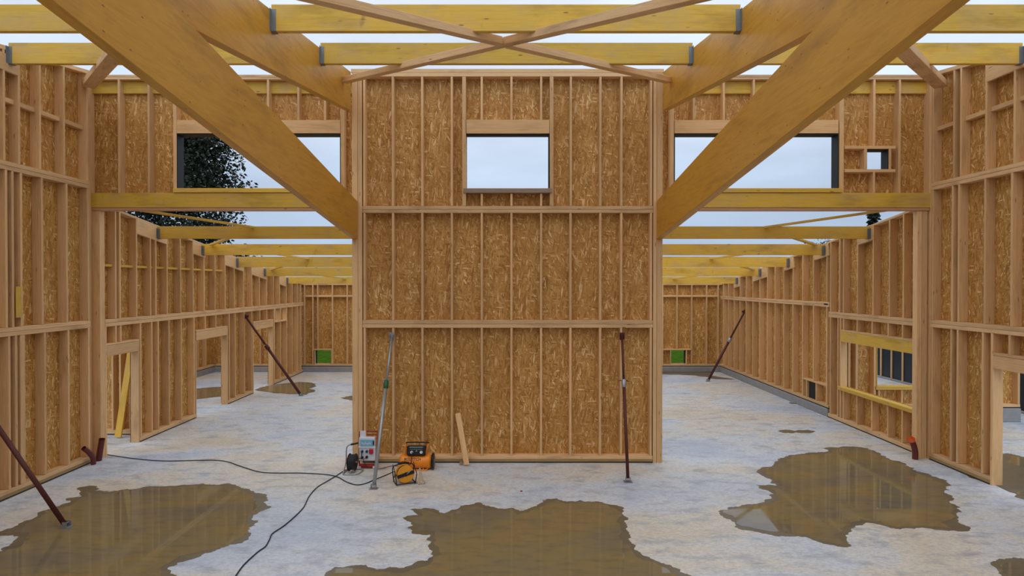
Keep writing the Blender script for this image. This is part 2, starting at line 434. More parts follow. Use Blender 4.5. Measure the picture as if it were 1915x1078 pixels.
# ---- header beams carrying the upper walls
def header(x0, x1, label, m='yellow'):
    e = empty('header_beam', (PX((x0+x1)/2, DS), DS, 5.1), label, 'beam', 'header beams under the upper window walls')
    box('beam', PX(x0, DS), PX(x1, DS), DS-.02, DS+.13, 5.16, 5.458, M['yellow'], e)
    o = box('packer_board', PX(x0+3, DS), PX(x1-3, DS), DS-.01, DS+.15, 5.10, 5.158, M['pink_wood'], e); o['label'] = 'thin reddish board under the beam'
    return e
header(168, 657, 'yellow header beam below the wide upper left window'); header(1241, 1740, 'yellow header beam with dark stains below the wide upper right window')

# ---- near left wall
NEAR0 = -4.0
nl = Wall('wall_left_front', 'L', XL, NEAR0, F*abs(XL)/(VX-167)+.03, 'tall timber frame wall along the left edge of the picture, red prop leaning on it')
extra = [F*8.39/(VX-17)-.6*i for i in range(1, 22)]
def near_frame(W, l1, l2, l3, ex, tz, opn=()):
    u0, u1 = W.u0, W.u1
    W.plate(u0, u1, 5.505, 5.65, two=True)
    W.studs(l2, 2.865, 5.503); W.studs(l3, 5.652, lambda u: roofN(u)-.075)
    for u in ex:
        W.mem('stud', u-.022, u+.022, 2.865, 5.503); W.mem('stud', u-.022, u+.022, 5.652, roofN(u)-.075)
        if not any(o[0] < u < o[1] for o in opn): W.mem('stud', u-.022, u+.022, .14, 2.713)
    W.slope_plate(u0, u1, roofN, .075)
    W.plate(u0, u1, 2.715, 2.863, two=True)
nl.plate(nl.u0, nl.u1, 0, .14, two=True, f0=-.01)
nl.studs([17, (30, .05), (42, .10), 84, 128, 166], .142, 2.713)
near_frame(nl, None, [13, 25, 41, 80, 126, 166], [10, 38, 77, 122, 165], extra, 0)
us = sorted([nl.U(p) for p in (10, 38, 77, 122, 165)] + [nl.U(10)-.6])
for a, b in zip(us, us[1:]): nl.mem('blocking', a+.023, b-.023, 6.66, 6.74, 'spruce', f0=.07)
a = nl.U(37.5); nl.mem('ledger', a-1.3, a, roofN(a)-.46, roofN(a-.7)-.07, 'spruce', f0=-.004, f1=.05, lab='deep pale board let into the studs where a roof joist hangs')
nl.mem('plywood_patch', nl.U(28.5), nl.U(28.5)+.11, 3.02, 3.55, 'yellow', f0=-.02, f1=.0)
nl.sheet(lambda u: roofN(u)-.02, [])
nl.mem('corner_post', nl.u1+.005, DS-.01, 0, roofN(DS)-.08, f0=.16, f1=.3)

# ---- near right wall
nr = Wall('wall_right_front', 'R', XR, NEAR0, F*XR/(1740-VX)-.0, 'tall timber frame wall along the right edge of the picture with a doorway at its near end')
door_u1 = nr.U(1857); dh = 2.09
extra = [nr.U(1890)-.6*i for i in range(1, 20)]
near_frame(nr, None, [1743, 1780, 1792, 1841, 1891], [1743, 1782, 1795, 1842, 1895], extra, 0, [(door_u1-.95, door_u1+.05, 0, 1)])
nr.plate(nr.u0, door_u1-.95, 0, .14, two=True, f0=-.01)
nr.plate(door_u1+.046, nr.u1, 0, .14, two=True, f0=-.01)
nr.studs([1743, 1779, 1791, 1838], .142, 2.713)
nr.mem('door_jamb', door_u1-.005, door_u1+.045, 0, 2.713, f1=.19); nr.mem('door_jamb', door_u1-.9-.045, door_u1-.9, 0, dh, f1=.19)
nr.mem('door_header', door_u1-.95, door_u1-.006, dh, dh+.23, 'spruce'); nr.mem('door_header', door_u1-.95, door_u1-.006, dh+.235, dh+.28, 'spruce')
nr.studs([1888, 1935], dh+.28, 2.713)
us = sorted([nr.U(p) for p in (1743, 1782, 1795, 1842, 1895)] + [nr.U(1895)-.6])
for i, (a, b) in enumerate(zip(us, us[1:])):
    if b-a > .2: nr.mem('blocking', a+.023, b-.023, 6.70, 6.78, 'spruce', f0=.07)
a = nr.U(1842); nr.mem('ledger', a-1.3, a, roofN(a)-.46, roofN(a-.7)-.07, 'spruce', f0=-.004, f1=.05, lab='deep pale board let into the studs where a roof joist hangs')
nr.sheet(lambda u: roofN(u)-.02, [(door_u1-.9, door_u1, 0, dh)])

nr.mem('corner_post', nr.u1+.002, DS+.17, 0, roofN(DS)-.08, f0=.01, f1=.2)

# ---- rear left wall
def ledgers(W, roof, spans, drop=.37):
    for a, b in spans:
        mid = (a+b)/2
        beam('ledger', W.P(a, .022, roof(a)-drop/2), W.P(b, .022, roof(b)-drop/2), .052, drop, M['spruce'], W.e)
rl = Wall('wall_left_rear', 'L', XL, DS+.03, DF, 'long low timber frame wall receding on the left, with three doorways')
U = rl.U
d1, d2, d3 = (DS+.2, U(259)-.02), (U(367), U(425)-.02), (U(474), U(511)-.03)
doors = [(a, b, 0, 2.07) for a, b in (d1, d2, d3)]
for a, b in ((d1[1], d2[0]), (d2[1], d3[0]), (d3[1], DF)): rl.plate(a+.046, b-.046, 0, .11, f0=-.01)
rl.plate(DS+.16, DF, 2.70, 2.775); rl.plate(DS+.16, DF, 2.78, 2.85)
rl.mem('door_jamb', DS+.155, DS+.20, 0, 2.70, f1=.19)
rl.mem('door_post', DS+.005, DS+.15, 0, 5.098, f0=.0, f1=.20)
up = [217, 225, 256, 282, 292, 313, 338, 361.5, 382, 402.4, 421.3, 438.6, 455.8, 471.3, 485.6, 498.5, 512, 523, 535.6, 546.8, 556.8, 563]
rl.studs(up, 2.852, lambda u: roofR(u)-.05)
rl.studs([263, 284, 296, 316, 339, 363, 429, 440, 457.3, 471, (513, .06), 524.7, 536.3, 547, 556.7, 563], .112, 2.698)
for a, b in (d1, d2, d3):
    rl.mem('door_jamb', b, b+.045, 0, 2.07, f1=.19, mat='spruce')
    if a > 13: rl.mem('door_jamb', a-.045, a, 0, 2.07, f1=.19)
    rl.mem('door_header', a-.0, b+.045, 2.075, 2.30, 'spruce'); rl.mem('door_header', a, b+.045, 2.305, 2.345, 'spruce')
rl.studs([217, 226, 384, 403.7, 486, 499], 2.346, 2.698)
b_ = [DS+.05]+[U(p) for p in up[:11]]
for a, b in zip(b_, b_[1:]):
    if b-a > .15: rl.mem('blocking', a+.023, b-.023, 3.96, 4.01, 'yellow', f0=.06)
rl.slope_plate(DS+.05, DF, roofR, .05)
ledgers(rl, lambda u: roofR(u)-.004, [(U(256), U(313)), (U(361.5), U(384)), (U(421.3), U(455.8)), (U(471.3), U(498.5)), (U(523), U(535.6))])
rl.mem('small_opening_trim', U(515), U(536), 2.20, 2.24, 'spruce2', f0=-.01)
rl.sheet(lambda u: roofR(u)-.02, doors+[(U(516), U(535), 2.24, 2.68)])

# ---- rear right wall: near part on the slab, far part raised on a kerb
USP = F*XR/(1549.5-VX)
ra = Wall('wall_right_rear', 'R', XR, DS+.03, USP, 'timber frame wall on the right with a wide window opening and yellow sill board')
U = ra.U
wa, wb = DS+.2, U(1571); s0, s1 = .93, 2.10
ra.mem('door_post', DS+.01, DS+.15, 0, 5.098, f0=-.03 , f1=-.135); ra.mem('door_post', DS+.01, DS+.15, 0, 5.098, f0=-.14 , f1=-.235); ra.plate(DS+.16, USP, 0, .11, f0=-.01); ra.plate(DS+.04, USP, 2.70, 2.78, two=False); ra.plate(DS+.04, USP, 2.785, 2.85)
ups = [1689, 1663, 1632.5, 1603.5, 1577, 1570, 1553]
ra.studs(ups, 2.852, lambda u: roofR(u)-.05)
ra.studs([1553, 1567], .112, 2.698); ra.mem('window_jamb', wb-.045, wb, .112, 2.698, f1=.17)
ra.studs([1577.5, 1603, 1631, 1661, 1688], .112, s0-.09); ra.studs([1577.5, 1603, 1631, 1661, 1688], s1+.31, 2.698)
ra.mem('window_header', wa, wb, s1, s1+.26, 'yellow', lab='yellow header beam over the window'); ra.mem('window_header', wa, wb, s1+.263, s1+.31, 'spruce')
ra.mem('window_sill', wa-.05, wb+.02, s0-.09, s0, 'yellow', f0=-.045, f1=.13, lab='yellow sill board'); ra.mem('window_jamb', DS+.16, DS+.2, .112, 2.698)
ra.slope_plate(DS+.05, USP, roofR, .05)
ledgers(ra, lambda u: roofR(u)-.004, [(U(1633), U(1603.5))])
ra.sheet(lambda u: roofR(u)-.02, [(wa, wb, s0-.0, s1)])
K = .22
rb = Wall('wall_right_far', 'R', XR+.02, USP+.01, DF, 'long timber frame wall receding at right on a low concrete kerb, with a small vent hole', z0=K)
U = rb.U
rb.plate(rb.u0, DF, K, K+.09, f0=-.01); rb.plate(rb.u0, DF, 2.97, 3.035); rb.plate(rb.u0, DF, 3.04, 3.10)
fu = [1352.6, 1361.8, 1372.5, 1383.6, 1395.3, 1407.7, 1420.5, 1434.8, 1449.3, 1465.7, 1482.8, 1500.9, 1521.2, 1546]
rb.studs(fu, 3.102, lambda u: roofR(u)-.05); rb.studs([p for p in fu if p != 1521.2], K+.092, 2.968); rb.studs([1521.2], K+.62, 2.968)
va, vb = U(1524.5), U(1510.5)
rb.mem('vent_trim', U(1546)+.023, U(1500.9)-.023, .80, .84); rb.studs([1526.5, 1508.5], K+.092, .798, w=.04)
rb.slope_plate(rb.u0, DF, roofR, .05)
ledgers(rb, lambda u: roofR(u)-.004, [(U(1549), U(1522)), (U(1484), U(1466)), (U(1434), U(1407)), (U(1383), U(1371.8))])
rb.sheet(lambda u: roofR(u)-.02, [(va, vb, .33, .80)])
rb.mem('vent_panel', va, vb, K+.092, .80, 'black', f0=.05, f1=.17)  # black panel set inside the vent opening
rb.mem('black_strip', U(1548.5), U(1541), 3.02, 3.06, 'black', f0=-.004, f1=.0)  # thin black strip on the face of the plates

# ---- far wall (on kerb), continues into the left annex
fw = Wall('wall_back', 'F', DF, -11.99, 8.8, 'far OSB timber frame wall on a kerb with small square vent holes showing grass', z0=K)
U = fw.U
tF = roofR(DF)
fw.plate(fw.u0, fw.u1, K, K+.09); fw.plate(fw.u0, fw.u1, tF-.06, tF, name='top_plate')
fst = [569, 584.7, 593.8, 621.4, 649, 677]+[704+27.6*i for i in range(20)]
fst = [p for p in fst if p < 1225]+[1239.6, 1266.5, 1294, 1322, 1343.5]
left_ann = [569-27.6*i for i in range(1, 6)]
vents = [(589, 618), (1256, 1282.5)]
vz0, vz1 = ZZ(680.5, DF), ZZ(655.5, DF)
for p in fst:
    if p in (593.8, 1266.5): fw.studs([p], vz1+.05, tF-.06)
    else: fw.studs([p], K+.092, tF-.06)
fw.studs(left_ann, K+.092, tF-.06)
fw.studs([588, 619.5, 1254.5, 1284.5], K+.092, vz1, w=.03)
fw.mem('vent_trim', U(586), U(621), vz1, vz1+.05); fw.mem('vent_trim', U(1240), U(1294), vz1, vz1+.05)
allu = sorted(U(p) for p in fst)
for a, b in zip(allu, allu[1:]):
    if b-a > .15: fw.mem('blocking', a+.024, b-.024, 3.06, 3.13)
fw.sheet(tF-.01, [(U(a), U(b), vz0, vz1) for a, b in vents], u0=-12.20)
for a, b in vents:
    fw.mem('vent_liner', U(b)-.02 if a > 900 else U(a), U(b) if a > 900 else U(a)+.02, vz0, vz1, 'black', f0=.1, f1=.22)

# ---- kerbs
def kerb(name, x0, x1, y0, y1, z1, label):
    tag(box(name, x0, x1, y0, y1, .001, z1, M['block'], bev=.01), label, 'kerb', kind='structure')
kerb('trim_1', -12.3, 8.9, DF-.06, DF+.2, K-.004, 'concrete kerb under the far wall')
kerb('trim_2', XR-.02, XR+.26, USP+.02, DF-.07, K-.004, 'concrete kerb under the receding right wall')
kerb('trim_3', -12.3, -11.98, 14.1, DF-.07, K-.004, 'concrete kerb under the outer wall of the left side room')
kerb('trim_4', 9.0, 13.3, 15.25, 15.52, .355, 'concrete block kerb under the cross wall of the right side room')

# ---- left annex walls (seen through the doorways)
al = Wall('wall_left_outer', 'L', -12.0, 14.1, DF, 'outer timber frame wall of the left side room, seen through the doorways', z0=K)
al.plate(al.u0, al.u1, K, K+.09); al.plate(al.u0, al.u1, 3.2, 3.3, name='top_plate')
u = 14.3
while u < DF-.1: al.mem('stud', u-.0225, u+.0225, K+.092, 3.2); u += .6
al.sheet(3.3, [], u1=DF+.17)
ac = Wall('wall_left_cross', 'F', 13.95, -12.2, -8.62, 'cross wall of the left side room, seen through the first doorway')
ac.plate(ac.u0, ac.u1, 0.03, .12); ac.plate(ac.u0, ac.u1, 2.7, 2.85, name='top_plate')
for x in [-9.42, -9.24, -9.0, -8.66, -10.02, -10.62, -11.22, -11.82]: ac.mem('stud', x-.0225, x+.0225, .122, 2.7)
ac.sheet(2.85, [], z0=.03)
# ---- right annex
DX = 15.3
ar = Wall('wall_right_cross', 'F', DX, 8.81, 13.32, 'cross wall of the right side room with a window opening, seen through the right window', z0=.36)
a, b, z0_, z1_ = ar.U(1640), ar.U(1775), ZZ(723, DX), 2.35
ar.plate(ar.u0, ar.u1, .36, .45); ar.plate(ar.u0, ar.u1, 2.9, 3.05, name='top_plate')
for x in [8.86, ar.U(1603), ar.U(1577), ar.U(1637), ar.U(1778), 11.95, 12.5, 13.28]: ar.mem('stud', x-.03, x+.03, .452, 2.9)
for x in (ar.U(1645), ar.U(1688), ar.U(1732)): ar.mem('stud', x-.0225, x+.0225, .452, z0_-.09)
ar.mem('window_sill', a-.03, b+.03, z0_-.09, z0_, 'yellow', f0=-.04, lab='yellow sill board'); ar.mem('window_header', a, b, z1_, z1_+.25)
ar.mem('window_jamb', a-.01, a+.02, z0_, z1_, 'yellow', f0=-.01)
ar.sheet(3.05, [(a, b, z0_, z1_)])
tw = empty('wall_outer_wing', (14.3, 22, 0), 'dark membrane wall of another wing with thin vertical battens, seen through the window', 'wall', kind='structure')
box('membrane', 14.3, 14.42, 15.4, 22.9, .06, 5.12, M['tarp'], tw)
box('wall_base', 14.22, 14.42, 15.4, 22.9, -.25, .058, M['block'], tw)
yy = 15.8
while yy < 22.8: box('batten', 14.26, 14.299, yy-.03, yy+.03, .06, 5.1, M['spruce'], tw); yy += .62 if int(yy*10) % 2 else .9

# ---- unseen wall behind the viewer, added to darken the beam undersides
bw = Wall('wall_front_unseen', 'F', -4.2, -8.6, 8.8, 'unseen timber frame wall added behind the viewer to darken the beam undersides')
bw.plate(bw.u0+.2, bw.u1-.2, 0, .14, f0=.02, f1=.19); bw.plate(bw.u0+.2, bw.u1-.2, 2.7, 2.85, f0=.02, f1=.19); bw.plate(bw.u0+.2, bw.u1-.2, 5.35, 5.45, name='top_plate', f0=.02, f1=.19)
for i in range(28): bw.mem('stud', -8.2+.6*i-.0225, -8.2+.6*i+.0225, .142, 2.698, f0=.02, f1=.19); bw.mem('stud', -8.2+.6*i-.0225, -8.2+.6*i+.0225, 2.852, 5.348, f0=.02, f1=.19)
bw.sheet(5.45, [], f0=0, f1=.015)

# ---- slab and ground
fl = box('floor', -12.4, 14.2, -4.5, DF+.2, -.22, 0, M['concrete'], bev=0); tag(fl, 'pale blotchy concrete floor slab', 'floor', kind='structure')
g = box('ground', -150, 150, 8, 260, -.9, -.26, M['grass'], bev=0); tag(g, 'green grass ground outside the building', 'ground', kind='structure')

# ------------------------------------------------------------------ roof timbers
def hanger(parent, x, y, z0, z1, side, w=.08):
    """steel shoe at a joist end: flange plates on both sides and a seat; side = +1 when the joist runs to +x"""
    bm = bmesh.new()
    def bb(x0, x1, y0, y1, za, zb):
        r = bmesh.ops.create_cube(bm, size=1)
        for v in r['verts']: v.co = Vector(((x0+x1)/2+v.co.x*(x1-x0), (y0+y1)/2+v.co.y*(y1-y0), (za+zb)/2+v.co.z*(zb-za)))
    x1 = x+side*.065; lo, hi = min(x, x1), max(x, x1); h2 = z0+(z1-z0)*.82
    bb(lo, hi, y-w/2-.005, y-w/2-.0005, z0-.006, h2); bb(lo, hi, y+w/2+.0005, y+w/2+.005, z0-.006, h2); bb(lo, hi, y-w/2-.005, y+w/2+.005, z0-.008, z0-.001)
    xa = x+side*.004; bb(min(x, xa), max(x, xa), y-w/2-.05, y-w/2-.003, z0, h2); bb(min(x, xa), max(x, xa), y+w/2+.003, y+w/2+.05, z0, h2)
    return from_bm('joist_hanger', bm, M['galv_d'], parent)
def joist(x0, x1, y, top, dep, label, group, mat='yellow', w=.08):
    e = empty('roof_joist', (x0, y, top-dep), label, 'joist', group)
    box('beam', x0+.003, x1-.003, y-w/2, y+w/2, top-dep, top, M[mat], e)
    hanger(e, x0+.001, y, top-dep, top, 1, w); hanger(e, x1-.001, y, top-dep, top, -1, w)
    return e
# big glulam rafters
LOI, LOO = PX(668.6, DC), PX(658.3, DC); ROI, ROO = PX(1227.3, DC), PX(1238.6, DC)
UI, UO = PX(656.8, DC), PX(644.5, DC); VI, VO = PX(1239.3, DC), PX(1251.9, DC)
def glu(name, x0, x1, d0, d1, zb, zt, label, group):
    bm = bmesh.new(); d = (d0, d1)
    vs = [bm.verts.new((x, dd, f(dd))) for x in (x0, x1) for dd in d for f in (zb, zt)]
    bmesh.ops.convex_hull(bm, input=vs); bmesh.ops.dissolve_limit(bm, angle_limit=.01, verts=bm.verts[:], edges=bm.edges[:])
    bmesh.ops.bevel(bm, geom=bm.edges[:], offset=.005, segments=1, affect='EDGES'); bm.normal_update()
    uv_metric(bm, 1)
    o = from_bm(name, bm, M['glulam']); return tag(o, label, 'beam', group)
ut = lambda d: roofN(d)-.03; ub = lambda d: 7.07-.156*(DC-d)
for x0, x1, s in ((UO, UI, 'left'), (VI, VO, 'right')):
    glu('glulam_rafter', x0, x1, -3.9, DC+.0, ub, ut, f'upper orange glulam rafter on the {s}, carrying the roof joists from the central wall top', 'upper glulam rafters')
lt = lambda d: ZZ(376.5, DC)+.134*(DC-d); lb = lambda d: ZZ(447.5, DC)+.126*(DC-d)
for x0, x1, s in ((LOO, LOI, 'left'), (ROI, ROO, 'right')):
    glu('glulam_rafter', x0, x1, 1.5, DC-.004, lb, lt, f'lower glulam beam rising towards the viewer from the {s} edge of the central wall', 'lower glulam rafters')
JR = [(9.92, 'nearest the central wall'), (7.88, 'second from the central wall'), (5.84, 'third from the central wall')]
JR.append((3.8, 'fourth from the central wall'))
for d, s in JR:
    t = roofN(d)+.03; dp = .35
    if d > 9: t = ZZ(83, d); dp = .35
    elif d > 7: t = ZZ(12.5, d); dp = .355
    else: t = roofN(d)-.02
    joist(XL, UO, d, t, dp, f'yellow roof joist over the left bay, the one {s}', 'upper roof joists')
    joist(UI, VI, d, t, dp, f'yellow roof joist between the two upper rafters, the one {s}', 'upper roof joists')
    joist(VO, XR, d, t, dp, f'yellow roof joist over the right bay, the one {s}', 'upper roof joists')
# X braces under the upper joists
bz = lambda d: 5.66+.162*d
def brace(a, b, name, label, group, wd=.10, dp=.09, mat='spruce2', dz=0):
    o = beam(name, (a[0], a[1], bz(a[1])+dz), (b[0], b[1], bz(b[1])+dz), wd, dp, M[mat]); return tag(o, label, 'brace', group)
brace((UI+.02, 11.25), (VI-.02, 5.35), 'roof_brace', 'long pale roof brace from the left rafter end up to the top right', 'roof braces', wd=.12, dp=.105)
def halves(a, b, lab, g):
    # the lower brace is two pieces meeting the through brace
    a = Vector((a[0], a[1], bz(a[1]))); b = Vector((b[0], b[1], bz(b[1])))
    o = beam('roof_brace', a, b, .10, .09, M['spruce2']); tag(o, lab, 'brace', g)
bz0 = bz; 
brace((VI-.02, 11.25), (-.02, 8.39), 'roof_brace', 'pale roof brace from the right rafter end to the crossing of the X', 'roof braces', wd=.12, dp=.105)
brace((-.13, 8.27), (UI+.02, 5.35), 'roof_brace', 'pale roof brace from the crossing of the X to the top left', 'roof braces', wd=.12, dp=.105)
brace((XL+.03, 11.72), (UO-.03, 5.9), 'roof_brace', 'pale diagonal brace in the left bay, from the wall corner up behind the glulam beam', 'roof braces', wd=.22, dp=.12)
brace((XR-.03, 11.72), (VO+.03, 5.9), 'roof_brace', 'pale diagonal brace in the right bay, from the wall corner up behind the glulam beam', 'roof braces', wd=.22, dp=.12)

# lower roof: five joists each side, rear rafters, flat zigzag braces
ord_ = ['first', 'second', 'third', 'fourth', 'fifth']
JD = [14.08, 16.12, 18.16, 20.2, 22.24]
JY = [(424, 447), (457, 477.5), (480.5, 500), (500.5, 517), (518, 531)]
RX = 2.95
for (d, nm, (ya, yb)) in zip(JD, ord_, JY):
    t, bt = ZZ(ya, d), ZZ(yb, d)
    joist(XL, -RX, d, t, t-bt, f'yellow roof joist over the left rear bay, {nm} behind the header beam', 'rear roof joists')
    joist(RX, XR, d, t, t-bt, f'yellow roof joist over the right rear bay, {nm} behind the header beam', 'rear roof joists')
for s, nm in ((-1, 'left'), (1, 'right')):
    o = beam('rear_rafter', (s*(RX-.071), DC+.34, roofR(DC+.34)-.25), (s*(RX-.071), DF-.08, roofR(DF-.08)-.25), .14, .5, M['glulam'])
    tag(o, f'glulam rafter of the rear roof hidden behind the central wall, {nm} one', 'beam', 'rear glulam rafters')
def zig(pts, side):
    for i in range(len(pts)-1):
        (xa, da), (xb, db) = pts[i], pts[i+1]
        za, zb_ = roofR(da)-.05, roofR(db)-.05
        L = Vector((xb-xa, db-da, 0)).normalized()
        a = Vector((xa, da, za))+L*.11; b = Vector((xb, db, zb_))-L*.11
        o = beam('flat_brace', a, b, .10, .05, M['yellow'])
        where = ['from the header beam to the first joist', 'between the first and second joists', 'between the second and third joists', 'between the third and fourth joists', 'between the fourth and fifth joists'][i]
        tag(o, f'thin yellow diagonal roof brace {where}, {side} rear bay', 'brace', 'rear roof braces')
zig([(-8.1, 12.34), (-6.0, JD[0]), (-8.22, JD[1]), (-6.1, JD[2]), (-8.22, JD[3]), (-6.1, JD[4])], 'left')
zig([(8.3, 12.34), (6.0, JD[0]), (8.46, JD[1]), (6.1, JD[2]), (8.46, JD[3]), (6.1, JD[4])], 'right')

# ------------------------------------------------------------------ puddles
def rough_outline(pts, it=5, amp=.16):
    P = [Vector((p.x, p.y)) for p in pts]
    for k in range(it):
        Q = []
        for i, p in enumerate(P):
            q = P[(i+1) % len(P)]; d = q-p; n = Vector((-d.y, d.x)); Q.append(p)
            if d.length > .03: Q.append((p+q)/2 + n*random.uniform(-amp, amp) + Vector((random.uniform(-.22, .22)*d.length, 0)))
        P = Q
    return P
def poly_mesh(name, P, cx, cy, z, mat, parent):
    bm = bmesh.new(); vs = [bm.verts.new((p.x, p.y, z)) for p in P]
    es = [bm.edges.new((vs[i], vs[(i+1) % len(vs)])) for i in range(len(vs))]
    bmesh.ops.triangle_fill(bm, edges=es, use_beauty=True, use_dissolve=False, normal=(0, 0, 1))
    r = bmesh.ops.extrude_face_region(bm, geom=bm.faces[:])
    for v in [g for g in r['geom'] if isinstance(g, bmesh.types.BMVert)]: v.co.z = .0005
    bmesh.ops.recalc_face_normals(bm, faces=bm.faces)
    return from_bm(name, bm, M[mat], parent, Matrix.Identity(4))
def puddle(px, label, it=5, amp=.19, inset=.11):
    B = [Vector((FL(*p).x, FL(*p).y)) for p in px]; n = len(B)
    area = sum(B[i].x*B[(i+1) % n].y-B[(i+1) % n].x*B[i].y for i in range(n)); sg = 1 if area > 0 else -1
    cx = sum(p.x for p in B)/n; cy = sum(p.y for p in B)/n
    e = empty('puddle', (cx, cy, 0), label, 'puddle', 'rain puddles on the slab')
    poly_mesh('damp_margin', rough_outline(B, it, amp), cx, cy, .002, 'damp', e)
    if inset:
        I = []
        for i in range(n):
            d = (B[(i+1) % n]-B[i-1]).normalized(); nn = Vector((-d.y, d.x))*sg
            I.append(B[i]+nn*inset*random.uniform(.5, 1.4))
        poly_mesh('water', rough_outline(I, it, amp*.8), cx, cy, .0035, 'water', e)
    return e
puddle([(-60, 1004), (0, 996), (30, 985), (62, 970), (75, 958), (110, 948), (130, 940), (122, 934), (150, 930), (148, 920), (140, 915), (160, 911), (180, 912), (175, 920), (200, 922), (235, 916), (270, 912), (310, 911), (345, 908), (380, 906), (420, 906), (445, 911), (465, 916), (478, 924), (495, 926), (494, 940), (500, 948), (488, 958), (472, 968), (476, 985), (468, 1002), (440, 1020), (400, 1033), (375, 1042), (330, 1055), (312, 1068), (325, 1078), (335, 1110), (250, 1180), (-30, 1180), (-120, 1110), (-60, 1045), (0, 1033), (20, 1018), (32, 1006), (0, 1004), (-50, 1012)],
       'big brown puddle at the lower left around the foot of the red prop')
puddle([(605, 1078), (625, 1063), (685, 1060), (705, 1068), (760, 1062), (800, 1050), (810, 1042), (803, 1030), (806, 1015), (803, 1002), (770, 1000), (762, 990), (768, 982), (752, 970), (770, 966), (782, 965), (766, 955), (795, 952), (815, 955), (830, 962), (845, 955), (860, 948), (890, 942), (908, 948), (930, 953), (960, 952), (972, 958), (985, 955), (1005, 946), (1015, 938), (1040, 934), (1060, 940), (1085, 937), (1120, 940), (1145, 946), (1165, 955), (1175, 970), (1170, 982), (1178, 998), (1175, 1010), (1190, 1022), (1192, 1032), (1220, 1048), (1260, 1064), (1290, 1078), (1320, 1120), (1200, 1250), (600, 1250), (560, 1120)],
       'large muddy puddle at the bottom centre in front of the central wall')
puddle([(1345, 958), (1365, 950), (1400, 945), (1430, 938), (1445, 932), (1442, 922), (1420, 915), (1415, 908), (1440, 908), (1455, 910), (1445, 900), (1425, 890), (1417, 882), (1425, 876), (1447, 873), (1455, 862), (1475, 853), (1500, 850), (1530, 848), (1550, 846), (1542, 840), (1570, 838), (1595, 836), (1625, 840), (1650, 850), (1665, 860), (1695, 868), (1725, 885), (1755, 895), (1775, 905), (1778, 918), (1785, 930), (1797, 950), (1790, 962), (1795, 975), (1800, 996), (1770, 994), (1735, 990), (1700, 990), (1685, 992), (1650, 984), (1620, 980), (1605, 985), (1595, 996), (1585, 1008), (1590, 1020), (1585, 1026), (1560, 1022), (1530, 1015), (1480, 1006), (1440, 1002), (1400, 994), (1375, 988), (1368, 975), (1348, 965)],
       'irregular brown puddle on the right beside the orange-tipped duct')
puddle([(1855, 1055), (1870, 1048), (1900, 1045), (1960, 1050), (1960, 1110), (1890, 1110), (1870, 1075)], 'puddle cut off at the bottom right corner')
puddle([(1885, 849), (1905, 853), (1990, 870), (2040, 930), (1990, 958), (1935, 940), (1890, 922)], 'puddle behind the doorway at the right edge', 3, inset=.06)
puddle([(1455, 808), (1475, 805), (1490, 807), (1512, 805), (1526, 808), (1508, 811), (1490, 810), (1470, 811)], 'thin wet patch beyond the right puddle', 3, .2, 0)
puddle([(478, 729), (500, 722), (540, 717), (560, 715), (590, 719), (578, 727), (588, 734), (572, 739), (540, 738), (510, 736), (492, 733)], 'puddle behind the foot of the far left prop', 3, .12)
puddle([(636, 745), (655, 741), (690, 745), (660, 750)], 'small puddle half hidden behind the left corner of the central wall', 3, .12, 0)
puddle([(340, 732), (380, 726), (420, 724), (440, 728), (430, 742), (366, 748), (345, 745)], 'puddle in the left side room behind the second doorway', 3, .1)
puddle([(1200, 695.8), (1239, 695.8), (1335, 696), (1375, 711), (1340, 710), (1300, 703), (1239, 701), (1200, 700)], 'dark wet band along the far right kerb', 3, .1, 0)

